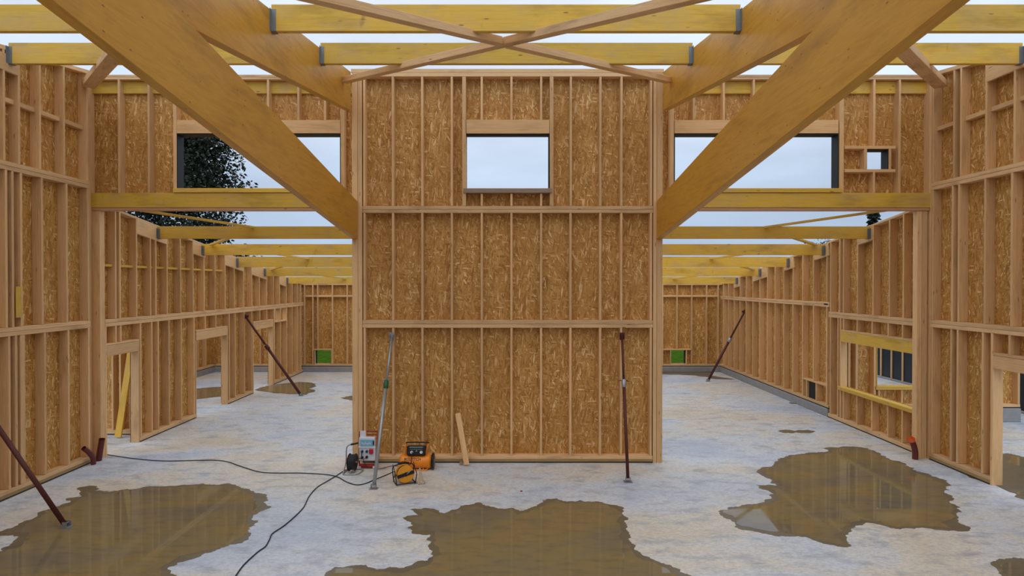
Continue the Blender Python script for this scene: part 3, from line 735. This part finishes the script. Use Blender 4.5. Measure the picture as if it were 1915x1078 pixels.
# ------------------------------------------------------------------ steel props
def prop(base, top, frac, label, mo='rust', mi='rust', mc='rust', rad=.026, wallplate=(0, 1, 0)):
    base, top = Vector(base), Vector(top); ax = (top-base); L = ax.length; ax.normalize()
    e = empty('steel_prop', base, label, 'prop', 'steel wall props')
    b0 = base+ax*.05; col = base+ax*(L*frac)
    tube('outer_tube', [b0, col], rad*1.15, M[mo], e, 16)
    tube('inner_tube', [col+ax*.002, top-ax*.04], rad*.86, M[mi], e, 16)
    c = tube('collar', [col-ax*.10, col-ax*.09, col+ax*.05, col+ax*.06], [rad*1.3, rad*1.7, rad*1.7, rad*1.2], M[mc], e, 16)
    if mc != mo: c['label'] = {'green': 'green collar', 'galv': 'bare steel collar'}.get(mc, 'collar')
    side = ax.cross(Vector((0, 0, 1))).normalized()
    tube('handle', [col+ax*.03-side*.10, col+ax*.04-side*.05, col+ax*.04+side*.05, col+ax*.02+side*.11], .007, M['rust' if mc != 'green' else 'galv'], e, 8)
    tube('pin', [col+ax*.09+side*.05, col+ax*.09-side*.05, col+ax*.05-side*.07], .006, M['galv'], e, 8)
    # foot: hinged fork on a plate
    bm = box_bm(.15, .12, .008, .002); bm.transform(Matrix.Translation(base+Vector((0, 0, .0045+(.003 if mo == 'rust' else 0)))))
    from_bm('foot_plate', bm, M[mo if mo == 'galv' else 'galv_d'], e)
    hs = Vector((ax.x, ax.y, 0)).normalized(); sd = hs.cross(Vector((0, 0, 1)))
    bm = bmesh.new()
    for q in (-1, 1):
        r = bmesh.ops.create_cube(bm, size=1)
        for v in r['verts']:
            v.co = base + hs*(v.co.x*.07) + sd*(v.co.y*.006+q*.042) + Vector((0, 0, .012+(v.co.z+.5)*.075))
    tube_bm(bm, [base+sd*-.05+Vector((0, 0, .06)), base+sd*.05+Vector((0, 0, .06))], .008, 8)
    from_bm('foot_bracket', bm, M['galv'], e)
    n = Vector(wallplate); t = n.cross(Vector((0, 0, 1)))
    bm = bmesh.new(); r = bmesh.ops.create_cube(bm, size=1)
    for v in r['verts']: v.co = top + n*(v.co.x*.008-.006) + t*(v.co.y*.10) + Vector((0, 0, v.co.z*.14))
    for q in (-1, 1):
        r = bmesh.ops.create_cube(bm, size=1)
        for v in r['verts']: v.co = top - n*(.045+v.co.x*.07) + t*(v.co.y*.006+q*.036) + Vector((0, 0, v.co.z*.07))
    from_bm('head_plate', bm, M[mo], e)
    return e
prop(FL(698, 916), (PX(733, DC), DC-.012, ZZ(629, DC)), .66, 'grey galvanised steel prop with green collar leaning on the central wall beside the socket box', 'galv', 'galv', 'green', .028)
prop(FL(1175, 903), (PX(1163, DC), DC-.012, ZZ(629, DC)), .66, 'rusty steel prop with bare metal collar leaning on the right part of the central wall', 'rust', 'rust', 'galv', .026)
prop(FL(122, 988), (XL+.02, 8.72, 2.62), .64, 'rusty red steel prop at the left edge standing in the puddle', 'rust', 'galv', 'redpaint', .03, (-1, 0, 0))
prop(FL(563, 741), (XL+.02, 18.68, 2.56), .62, 'rusty steel prop leaning on the far left wall between the second and third doorways', 'rust', 'rust', 'rust', .038, (-1, 0, 0))
prop(FL(1324, 714), (XR-.0, 21.5, 2.58), .60, 'rusty steel prop leaning on the far right wall', 'rust', 'rust', 'galv', .038, (1, 0, 0))

# ------------------------------------------------------------------ loose boards, ducts
b0 = FL(872.5, 873); 
o = beam('loose_board', b0+Vector((0, 0, .03)), (PX(856.5, DC), DC-.035, ZZ(773, DC)), .105, .04, M['spruce'], up=(0, -1, .2))
tag(o, 'short pale board leaning against the foot of the central wall', 'board')
o = box('wood_block', PX(861, 11.5)-.03, PX(861, 11.5)+.03, 11.62, 11.68, .0, .06, M['grey_wood']); tag(o, 'small wood offcut on the floor beside the short leaning board', 'wood block')
o = beam('loose_board', (PX(219, 13.65), 13.66, .03), (PX(246, 13.9), 13.905, 2.15), .15, .045, M['yellow'], up=(0, -1, .1))
tag(o, 'long yellow board leaning in the side room behind the first doorway', 'board')

def duct(pts, r, label, tip=False):
    P = smooth_path(pts, 6)
    e = empty('duct_pipe', P[0], label, 'pipe', 'ducts standing out of the slab')
    bm = bmesh.new(); tube_bm(bm, P, r, 16)
    # hollow top
    top = [f for f in bm.faces if len(f.verts) == 16][-1]
    q = bmesh.ops.inset_region(bm, faces=[top], thickness=.008); 
    d = (P[-2]-P[-1]).normalized()*.04
    for v in top.verts: v.co += d
    from_bm('pipe', bm, M['pipe'], e, smooth=False)
    if tip:
        bm = bmesh.new(); n = 16; dd = (P[-1]-P[-2]).normalized(); a = P[-1]-dd*.02
        u = dd.orthogonal().normalized(); v_ = dd.cross(u); lo, hi = [], []
        for k in range(n):
            c = u*math.cos(2*math.pi*k/n)+v_*math.sin(2*math.pi*k/n)
            lo.append(bm.verts.new(a+c*(r+.004))); hi.append(bm.verts.new(a+c*(r+.006+.02*random.random())+dd*(.05+.07*random.random())))
        for k in range(n): bm.faces.new((lo[k], lo[(k+1) % n], hi[(k+1) % n], hi[k]))
        ob = from_bm('torn_end', bm, M['pipe_o'], e); ob['label'] = 'torn orange end'
        sm = ob.modifiers.new('thick', 'SOLIDIFY'); sm.thickness = .006
    return e
p = FL(173, 870); duct([p, p+Vector((-.0, -.01, .12)), p+Vector((-.02, -.08, .25)), p+Vector((-.06, -.19, .38))], .046, 'dark brown bent duct at the foot of the left wall, leaning left')
p = FL(183, 863); duct([p, p+Vector((.02, 0, .15)), p+Vector((.045, .0, .30)), p+Vector((.07, .0, .45))], .055, 'dark brown duct at the foot of the left wall, standing beside the post')
p = FL(1713, 860); duct([p, p+Vector((.0, 0, .15)), p+Vector((-.03, .0, .28)), p+Vector((-.07, .0, .38))], .055, 'dark brown duct with a torn orange end at the foot of the right wall', True)

# ------------------------------------------------------------------ cables on the slab
def cable(px, r, label, mat='cable', end=None):
    P = [FL(x, y, .004+r) for x, y in px]
    if end: P += [Vector(q) for q in end]
    o = tube('floor_cable', smooth_path(P, 6), r, M[mat], None, 8); return tag(o, label, 'cable', 'cables on the slab')

# big orange reel (axis roughly towards the camera)
rc = FL(756, 905); rc = Vector((rc.x, rc.y+.02, 0))
e = empty('cable_reel', rc, 'orange cable reel in a black tube frame standing in front of the compressor', 'cable reel')
ang = math.radians(-24); ax = Vector((math.sin(-ang)*-1, -math.cos(ang), .12)).normalized(); ax = Vector((.38, -.92, .10)).normalized()
cz = Vector((0, 0, .170)); C0 = rc+cz
cyl('front_disc', C0+ax*.085, ax, .152, .014, M['drum'], e, 40, .004)
cyl('rear_disc', C0-ax*.085, ax, .152, .014, M['drum'], e, 40, .004)
o = cyl('wound_cable', C0, ax, .125, .15, M['cable_r'], e, 32); 
cyl('hub', C0+ax*.098, ax, .035, .02, M['blackp'], e, 20)
sdv = ax.cross(Vector((0, 0, 1))).normalized(); upv = sdv.cross(ax).normalized()
bm = box_bm(.31, .06, .012, .003)
Rm = Matrix((sdv*1, upv, ax)).transposed().to_4x4(); bm.transform(Matrix.Translation(C0+ax*.1) @ Rm @ Matrix.Rotation(math.radians(-12), 4, 'Z'))
from_bm('cross_bar', bm, M['blackp'], e)
tube('crank', [C0+ax*.11-sdv*.01, C0+ax*.125+sdv*-.04+upv*.03, C0+ax*.125-sdv*.08+upv*.06], .006, M['galv'], e, 8)
for s in (1, -1):
    q = ax*(.125*s)
    loop = [rc+q+sdv*.17+Vector((0, 0, .012)), rc+q+sdv*.19+Vector((0, 0, .16)), rc+q+sdv*.19+Vector((0, 0, .27)), rc+q+sdv*.12+Vector((0, 0, .315)),
            rc+q-sdv*.12+Vector((0, 0, .315)), rc+q-sdv*.19+Vector((0, 0, .27)), rc+q-sdv*.19+Vector((0, 0, .16)), rc+q-sdv*.17+Vector((0, 0, .012))]
    if s == 1: loop = [loop[0], loop[1], rc+q+sdv*.16+Vector((0, 0, .20)), rc+q*1.02-sdv*.16+Vector((0, 0, .20)), loop[6], loop[7]]; loop = loop[:2]+loop[4:]
    tube('frame_tube', smooth_path(loop[:2], 3) if s == 1 else smooth_path(loop, 4), .009, M['blackp'], e, 8)
    if s == 1: tube('frame_tube', smooth_path(loop[2:], 3), .009, M['blackp'], e, 8)
for t_ in (-1, 1):
    tube('base_rail', [rc+ax*.15+sdv*.17*t_+Vector((0, 0, .011)), rc-ax*.14+sdv*.17*t_+Vector((0, 0, .011))], .01, M['blackp'], e, 8)
    tube('frame_tube', [rc+ax*.125+sdv*.19*t_+Vector((0, 0, .17)), rc-ax*.125+sdv*.19*t_+Vector((0, 0, .33))], .008, M['blackp'], e, 8)
tube('base_rail', [rc+ax*.14+sdv*.18+Vector((0, 0, .011)), rc+ax*.14-sdv*.18+Vector((0, 0, .011))], .01, M['blackp'], e, 8)
tube('handle', smooth_path([rc-ax*.125+sdv*.10+Vector((0, 0, .315)), rc-ax*.10+sdv*.08+Vector((0, 0, .34)), rc-ax*.10-sdv*.08+Vector((0, 0, .34)), rc-ax*.125-sdv*.10+Vector((0, 0, .315))], 4), .012, M['blackp'], e, 8)
reel_pt = C0-sdv*0+Vector((-.1, 0, -.05))

# small reel seen edge-on by the socket board
rs = FL(659, 885)
e = empty('cable_reel', rs, 'small dark cable reel on a grey steel stand left of the socket board', 'cable reel')
cc = rs+Vector((0, 0, .20)); X = Vector((1, 0, 0)).copy(); X = Vector((.995, -.06, 0)).normalized(); Y = Vector((.06, .995, 0)).normalized()
cyl('side_disc', cc-X*.065, X, .16, .008, M['rust'], e, 36); cyl('side_disc', cc+X*.052, X, .16, .008, M['blackp'], e, 36)
bm = bmesh.new()
for i in range(7): 
    a = [cc+X*(-.052+i*.015)+Y*math.cos(t*math.pi/14)*.135+Vector((0, 0, math.sin(t*math.pi/14)*.135)) for t in range(28)]
    tube_bm(bm, a, .0095, 8, True)
from_bm('wound_cable', bm, M['cable'], e, smooth=True); cyl('core', cc-X*.006, X, .12, .105, M['blackp'], e, 24)
Z = Vector((0, 0, 1))
tube('stand', smooth_path([rs+X*.12-Y*.15+Z*.011, rs-X*.10-Y*.17+Z*.011, rs-X*.15-Y*.10+Z*.02, rs-X*.13+Y*0+Z*.20, rs-X*.13+Y*.02+Z*.42, rs-X*.10+Y*.02+Z*.50, rs-X*.02+Y*.02+Z*.53], 5), .012, M['galv'], e, 10)
tube('stand', smooth_path([rs+X*.12-Y*.15+Z*.011, rs+X*.15-Y*.1+Z*.011, rs+X*.15+Y*.14+Z*.011, rs-X*.12+Y*.15+Z*.011, rs-X*.15-Y*.09+Z*.011], 4), .012, M['galv'], e, 10)
tube('axle', [cc-X*.135, cc+X*.09], .01, M['galv'], e, 8)
o = tube('grip', [rs-X*.04+Y*.02+Z*.525, rs+X*.10+Y*.02+Z*.56], .018, M['blackp'], e, 10)

# ------------------------------------------------------------------ socket board
sb = FL(688, 876); D0 = sb.y
e = empty('socket_board', (sb.x, D0, 0), 'white electrical socket board with blue cover on a red stand against the central wall', 'electrical box')
sx_ = lambda px: PX(px, D0); sz_ = lambda y: ZZ(y, D0)
def bx(n, a, b, y0, y1, z0, z1, m, bev=.004, par=e): return box(n, a, b, y0, y1, z0, z1, M[m], par, bev)
bx('lower_box', sx_(672.5), sx_(702), D0-.06, D0+.06, sz_(861.5), sz_(836.5), 'white', .008)
ub_ = bx('upper_box', sx_(672), sx_(701.5), D0-.05, D0+.06, sz_(835.8), sz_(818.5), 'white', .008)
bx('rim', sx_(671.5), sx_(703), D0-.07, D0-.045, sz_(837.5), sz_(834.5), 'white', .003)
o = bx('breaker_cover', sx_(674.5), sx_(700), D0-.066, D0-.05, sz_(834), sz_(822), 'cover', .003); o['label'] = 'pale blue transparent cover over the breakers'
# breakers visible as marks on the cover
bm = bmesh.new()
for i in range(8):
    r = bmesh.ops.create_cube(bm, size=1)
    for v in r['verts']: v.co = Vector((sx_(677.5+i*2.3)+v.co.x*.014, D0-.067+v.co.y*.003, sz_(828+(i % 3))+v.co.z*(.03+.01*(i % 2))))
from_bm('breaker_row', bm, M['white'], o)
o = bx('cover_latch', sx_(698), sx_(700.3), D0-.07, D0-.05, sz_(832), sz_(824), 'blackp', .002)
bx('back_plate', sx_(672), sx_(683), D0+.03, D0+.05, sz_(819.5), sz_(808), 'white', .003)
for px, py, m_, nm in ((678.5, 843.5, 'sock_b', 'socket'), (687, 843.5, 'sock_b', 'socket'), (678.5, 855, 'blackp', 'plug'), (687, 854, 'blackp', 'plug')):
    o = cyl(nm, (sx_(px), D0-.075, sz_(py)), (0, -1, -.15), .024, .045, M[m_], e, 18, .004)
o = bx('red_socket', sx_(691.5), sx_(699), D0-.10, D0-.055, sz_(848), sz_(839), 'sock_r', .008); o['label'] = 'red square socket'
bm = bmesh.new()
for s in (670.5, 704):
    tube_bm(bm, [(sx_(s), D0+.03, .012), (sx_(s), D0+.05, sz_(809))], .012, 10)
tube_bm(bm, [(sx_(684), D0+.05, sz_(809)), (sx_(704), D0+.05, sz_(809))], .012, 10)
tube_bm(bm, [(sx_(684), D0+.05, sz_(815)), (sx_(704), D0+.05, sz_(815))], .008, 10)
from_bm('red_stand', bm, M['redpaint'], e, smooth=True)
bm = box_bm(.34, .10, .05, .006); bm.transform(Matrix.Translation((sb.x, D0-.02, .05))); from_bm('red_foot', bm, M['redpaint'], e)
for px in (674, 700): bx('foot_cap', sx_(px)-.02, sx_(px)+.02, D0-.09, D0-.05, .01, .05, 'white', .005)
tube('plug_lead', smooth_path([(sx_(678.5), D0-.11, sz_(843)), (sx_(678.5), D0-.12, sz_(849)), (sx_(678.5), D0-.1, sz_(854))], 4), .008, M['blackp'], e, 8)
tube('plug_lead', smooth_path([(sx_(687), D0-.1, sz_(855)), (sx_(682), D0-.12, sz_(857)), (sx_(685), D0-.12, sz_(866)), (sx_(690), D0-.12, .03)], 5), .006, M['blackp'], e, 8)
o = tube('floor_cable', smooth_path([cc+X*.0+Vector((.04, -.10, .13)), (sx_(668), D0-.12, sz_(853)), (sx_(674), D0-.12, sz_(855)), (sx_(677), D0-.1, sz_(855))], 5), .007, M['cable'], None, 8)
tag(o, 'short black lead from the small reel into the socket board', 'cable')

cable([(185, 849.5), (199, 851.5), (235, 857), (270, 861), (310, 863.5), (360, 862.5), (400, 862), (425, 865), (448, 873), (485, 884), (520, 886), (560, 886), (600, 888), (620, 890.5), (632, 894), (648, 903), (665, 908), (682, 906), (700, 898.5), (720, 890.5), (738, 883.5)], .0085,
      'long black cable from the first doorway across the slab to the orange reel', end=[C0-sdv*-.02+Vector((-.16, -.06, -.05)), C0+Vector((-.10, -.02, .02))])
cable([(405, 1130), (425, 1100), (440, 1078), (455, 1058), (480, 1035), (495, 1024), (503, 1010), (508, 1000), (530, 985), (552, 966), (567, 950), (577, 930), (592, 913), (610, 902), (630, 890), (646, 880)], .0085,
      'black cable winding from the bottom of the picture to the small reel', end=[rs+Vector((-.04, -.10, .06)), rs+Vector((-.02, -.05, .10))])
cable([(694, 874), (702, 878), (712, 878), (722, 875), (732, 873), (745, 872.5)], .006, 'thin dark red lead from the socket board to the compressor', 'cable_r')

# ------------------------------------------------------------------ compressor
kp = FL(776, 882); KY = kp.y-.0+.12
e = empty('air_compressor', (kp.x, KY, 0), 'orange portable air compressor with black gauge panel at the foot of the central wall', 'compressor')
kx = kp.x; tr = .136; tz = .15; hl = .32
# tank with domed ends
prof = [(-hl, .02), (-hl+.006, tr*.55), (-hl+.025, tr*.86), (-hl+.06, tr), (hl-.06, tr), (hl-.025, tr*.86), (hl-.006, tr*.55), (hl, .02)]
bm = bmesh.new(); tube_bm(bm, [(kx+a, KY, tz) for a, r in prof], [r for a, r in prof], 36)
tank = from_bm('tank', bm, M['orange'], e, smooth=True)
# word on the tank
fc = bpy.data.curves.new('word', 'FONT'); fc.body = 'BOSTITCH'; fc.size = .072; fc.align_x = 'CENTER'; fc.space_character = 1.0; fc.offset = .0012
fo = bpy.data.objects.new('word', fc); COL.objects.link(fo); bpy.context.view_layer.update()
me = bpy.data.meshes.new_from_object(fo.evaluated_get(bpy.context.evaluated_depsgraph_get())); bpy.data.objects.remove(fo)
bm = bmesh.new(); bm.from_mesh(me)
bmesh.ops.subdivide_edges(bm, edges=[x for x in bm.edges if x.calc_length() > .02], cuts=2)
for v in bm.verts:
    th = math.radians(30)+(v.co.y-.02)/tr
    v.co = Vector((kx-.05+v.co.x*.95, KY-math.cos(th)*(tr+.002), tz+math.sin(th)*(tr+.002)))
from_bm('tank_lettering', bm, M['blackp'], tank)
# panel
def tilt_box(name, c, dx, dy, dz, tilt, m, par, bev=.01):
    bm = box_bm(dx, dy, dz, bev); bm.transform(Matrix.Translation(c) @ Matrix.Rotation(tilt, 4, 'X')); return from_bm(name, bm, M[m], par)
pc = Vector((kx+.015, KY-.03, tz+.22))
pan = tilt_box('gauge_panel', pc, .36, .14, .19, math.radians(-14), 'blackp', e, .02)
fr = Matrix.Translation(pc) @ Matrix.Rotation(math.radians(-14), 4, 'X'); nrm = (fr.to_3x3() @ Vector((0, -1, 0)))
for dx in (-.085, .10):
    o = cyl('gauge', fr @ Vector((dx, -.074, -.035)), nrm, .028, .014, M['white'], pan, 24, .003); o['label'] = 'round white pressure gauge'
    tube('gauge_needle', [fr @ Vector((dx, -.083, -.035)), fr @ Vector((dx+.01, -.083, -.015))], .002, M['blackp'], o, 6)
cyl('knob', fr @ Vector((0.01, -.085, -.01)), nrm, .014, .03, M['galv'], pan, 16, .002)
tilt_box('panel_trim', fr @ Vector((.0, -.072, .06)), .26, .004, .014, math.radians(-14), 'galv', pan, .001)
tilt_box('panel_print', fr @ Vector((.0, -.0725, .022)), .24, .003, .008, math.radians(-14), 'galv_d', pan, .001)
for s, q in ((-1, 0), (1, 0)):
    for yy in (-.05, .08):
        tube('roll_bar', smooth_path([(kx+s*.20, KY+yy, tz+.12), (kx+s*.205, KY+yy, tz+.20), (kx+s*(.235 if s > 0 else .20), KY+yy, tz+.32)], 4), .014, M['orange'], e, 10)
    tube('roll_bar', [(kx+s*(.235 if s > 0 else .20), KY-.05, tz+.32), (kx+s*(.235 if s > 0 else .20), KY+.08, tz+.32)], .014, M['orange'], e, 10)
tube('handle', smooth_path([(kx-.20, KY+.08, tz+.32), (kx-.17, KY+.08, tz+.345), (kx+.2, KY+.08, tz+.345), (kx+.235, KY+.08, tz+.32)], 4), .013, M['blackp'], e, 10)
tilt_box('motor_housing', (kx, KY+.06, tz+.19), .30, .16, .16, 0, 'blackp', e, .02)
for yy in (-.13, .13):
    w_ = cyl('wheel', (kx+hl+.005, KY+yy*.55+.03, .125), (1, 0, 0), .118 if yy > 0 else .112, .035, M['blackp'], e, 30, .008) if yy > 0 else None
o = cyl('wheel', (kx+hl+.012, KY-.02, .16), (1, 0, 0), .155, .045, M['blackp'], e, 32, .012)
cyl('wheel_hub', (kx+hl+.036, KY-.02, .16), (1, 0, 0), .04, .01, M['galv'], o, 16)
tube('base_bar', smooth_path([(kx-.26, KY-.02, .014), (kx-.24, KY-.11, .014), (kx+.0, KY-.12, .014), (kx+.2, KY-.11, .014), (kx+.24, KY-.02, .05)], 5), .014, M['orange'], e, 10)
for s in (-.2, .15): tube('leg', [(kx+s, KY-.10, .014), (kx+s, KY-.06, tz-tr+.035)], .012, M['orange'], e, 8)
o = tube('air_hose', smooth_path([fr @ Vector((-.07, -.09, -.03)), (kx-.06, KY-.17, tz+.11), (kx-.07, KY-.18, tz+.03), (kx-.11, KY-.18, .13), (kx-.16, KY-.2, .20), (kx-.30, KY-.22, .19)], 6), .008, M['blackp'], None, 8)
tag(o, 'thin black hose hanging from the compressor gauges down its tank', 'hose')

# clear crumpled plastic bag between reel and compressor
bp = FL(788, 906)
bm = bmesh.new(); prof = [(.0, .09), (.012, .095), (.03, .085), (.05, .06), (.09, .045), (.15, .035), (.21, .028), (.26, .02), (.29, .008)]
rg = []
for z, r in prof:
    r *= .8
    rg.append([bm.verts.new(bp+Vector((math.cos(t*math.pi/9)*r*random.uniform(.75, 1.2)-.12*z, math.sin(t*math.pi/9)*r*random.uniform(.7, 1.15), z+.003))) for t in range(18)])
for a, b in zip(rg, rg[1:]):
    for k in range(18): bm.faces.new((a[k], a[(k+1) % 18], b[(k+1) % 18], b[k]))
bm.faces.new(rg[0][::-1]); bm.faces.new(rg[-1])
o = from_bm('plastic_bag', bm, M['bag']); tag(o, 'clear crumpled plastic bag standing right of the orange reel', 'plastic bag')

# bits lying about
o = tube('plastic_tube', [FL(1526, 773, .02), FL(1534, 778, .02)], .02, M['white'], None, 10); tag(o, 'short white plastic tube lying by the right kerb', 'plastic tube')
o = cyl('red_cap', FL(975, 920, .006), (0, 0, 1), .022, .012, M['redpaint'], None, 14, .003); tag(o, 'tiny red cap on the slab before the central puddle', 'cap')
bmr = box_bm(.55, .3, .04, .01); o = from_bm('loose_stone', bmr, M['block'], None, Matrix.Translation(FL(1484, 754, .025))); o.scale = (.35, .35, 1); tag(o, 'small flat stone by the right kerb', 'stone')

# ------------------------------------------------------------------ trees outside
def tree(name, base, h, rad, label, n, leaf=.16, cone=False, z0=.15, blobs=34, seed=3):
    rnd = random.Random(seed); base = Vector(base)
    e = empty(name, base, label, 'tree', 'trees beyond the building')
    tube('trunk', smooth_path([base, base+Vector((.1, 0, h*.3)), base+Vector((-.1, .1, h*.6)), base+Vector((0, 0, h*.92))], 5), [max(.03, .025*h*(1-i/15.5)) for i in range(16)], M['bark'], e, 10)
    verts, faces = [], []; bl = []
    for i in range(blobs):
        t = rnd.random(); zz = h*(z0+(1-z0)*t)
        rr = rad*((1-t)*.95+.04) if cone else rad*math.sqrt(max(.05, 1-(2*t-1)**2*.85))
        a = rnd.uniform(0, 2*math.pi); q = rr*math.sqrt(rnd.random())*.85
        c = base+Vector((math.cos(a)*q, math.sin(a)*q, zz)); bl.append((c, (.22 if cone else .30)*rad*rnd.uniform(.6, 1.25)*(1.2-t*.6 if cone else 1)))
    bm = bmesh.new()
    for c, r in bl: tube_bm(bm, [Vector((base.x, base.y, max(base.z, c.z-r*.8))), c], [.05, .012], 5)
    from_bm('branches', bm, M['bark'], e)
    for i in range(n):
        c, r = bl[rnd.randrange(blobs)]
        d = Vector((rnd.gauss(0, 1), rnd.gauss(0, 1), rnd.gauss(0, 1))).normalized()*r*rnd.random()**.45
        p = c+Vector((d.x*1.25, d.y*1.25, d.z*.7)); L = leaf*rnd.uniform(.6, 1.4)
        a = Vector((rnd.gauss(0, 1), rnd.gauss(0, 1), rnd.gauss(0, .6))).normalized(); b = a.orthogonal().normalized(); b.rotate(Matrix.Rotation(rnd.uniform(0, 6.3), 3, a))
        k = len(verts); verts += [p, p+a*L*.5+b*L*.28, p+a*L, p+a*L*.5-b*L*.28]; faces.append((k, k+1, k+2, k+3))
    me = bpy.data.meshes.new('foliage'); me.from_pydata([v-base for v in verts], [], faces); me.materials.append(M['leaf'])
    o = bpy.data.objects.new('foliage', me); o.matrix_basis = Matrix.Translation(base); link(o, e)
TD = 34
tree('broadleaf_tree', (PX(300, TD), TD, -.26), 13.6, 4.9, 'large dark tree seen through the upper left window', 52000, .22, blobs=90, z0=.12)
tree('conifer_tree', (PX(1632, 60), 60, -.26), 11.2, 3.0, 'small dark conifer top poking above the right rear wall', 7000, .3, cone=True, z0=.1, blobs=60, seed=5)
tree('conifer_tree', (PX(1540, 82), 82, -.26), 9.6, 4.2, 'dark tree top just above the right rear roof joist', 6000, .3, z0=.1, blobs=40, seed=8)
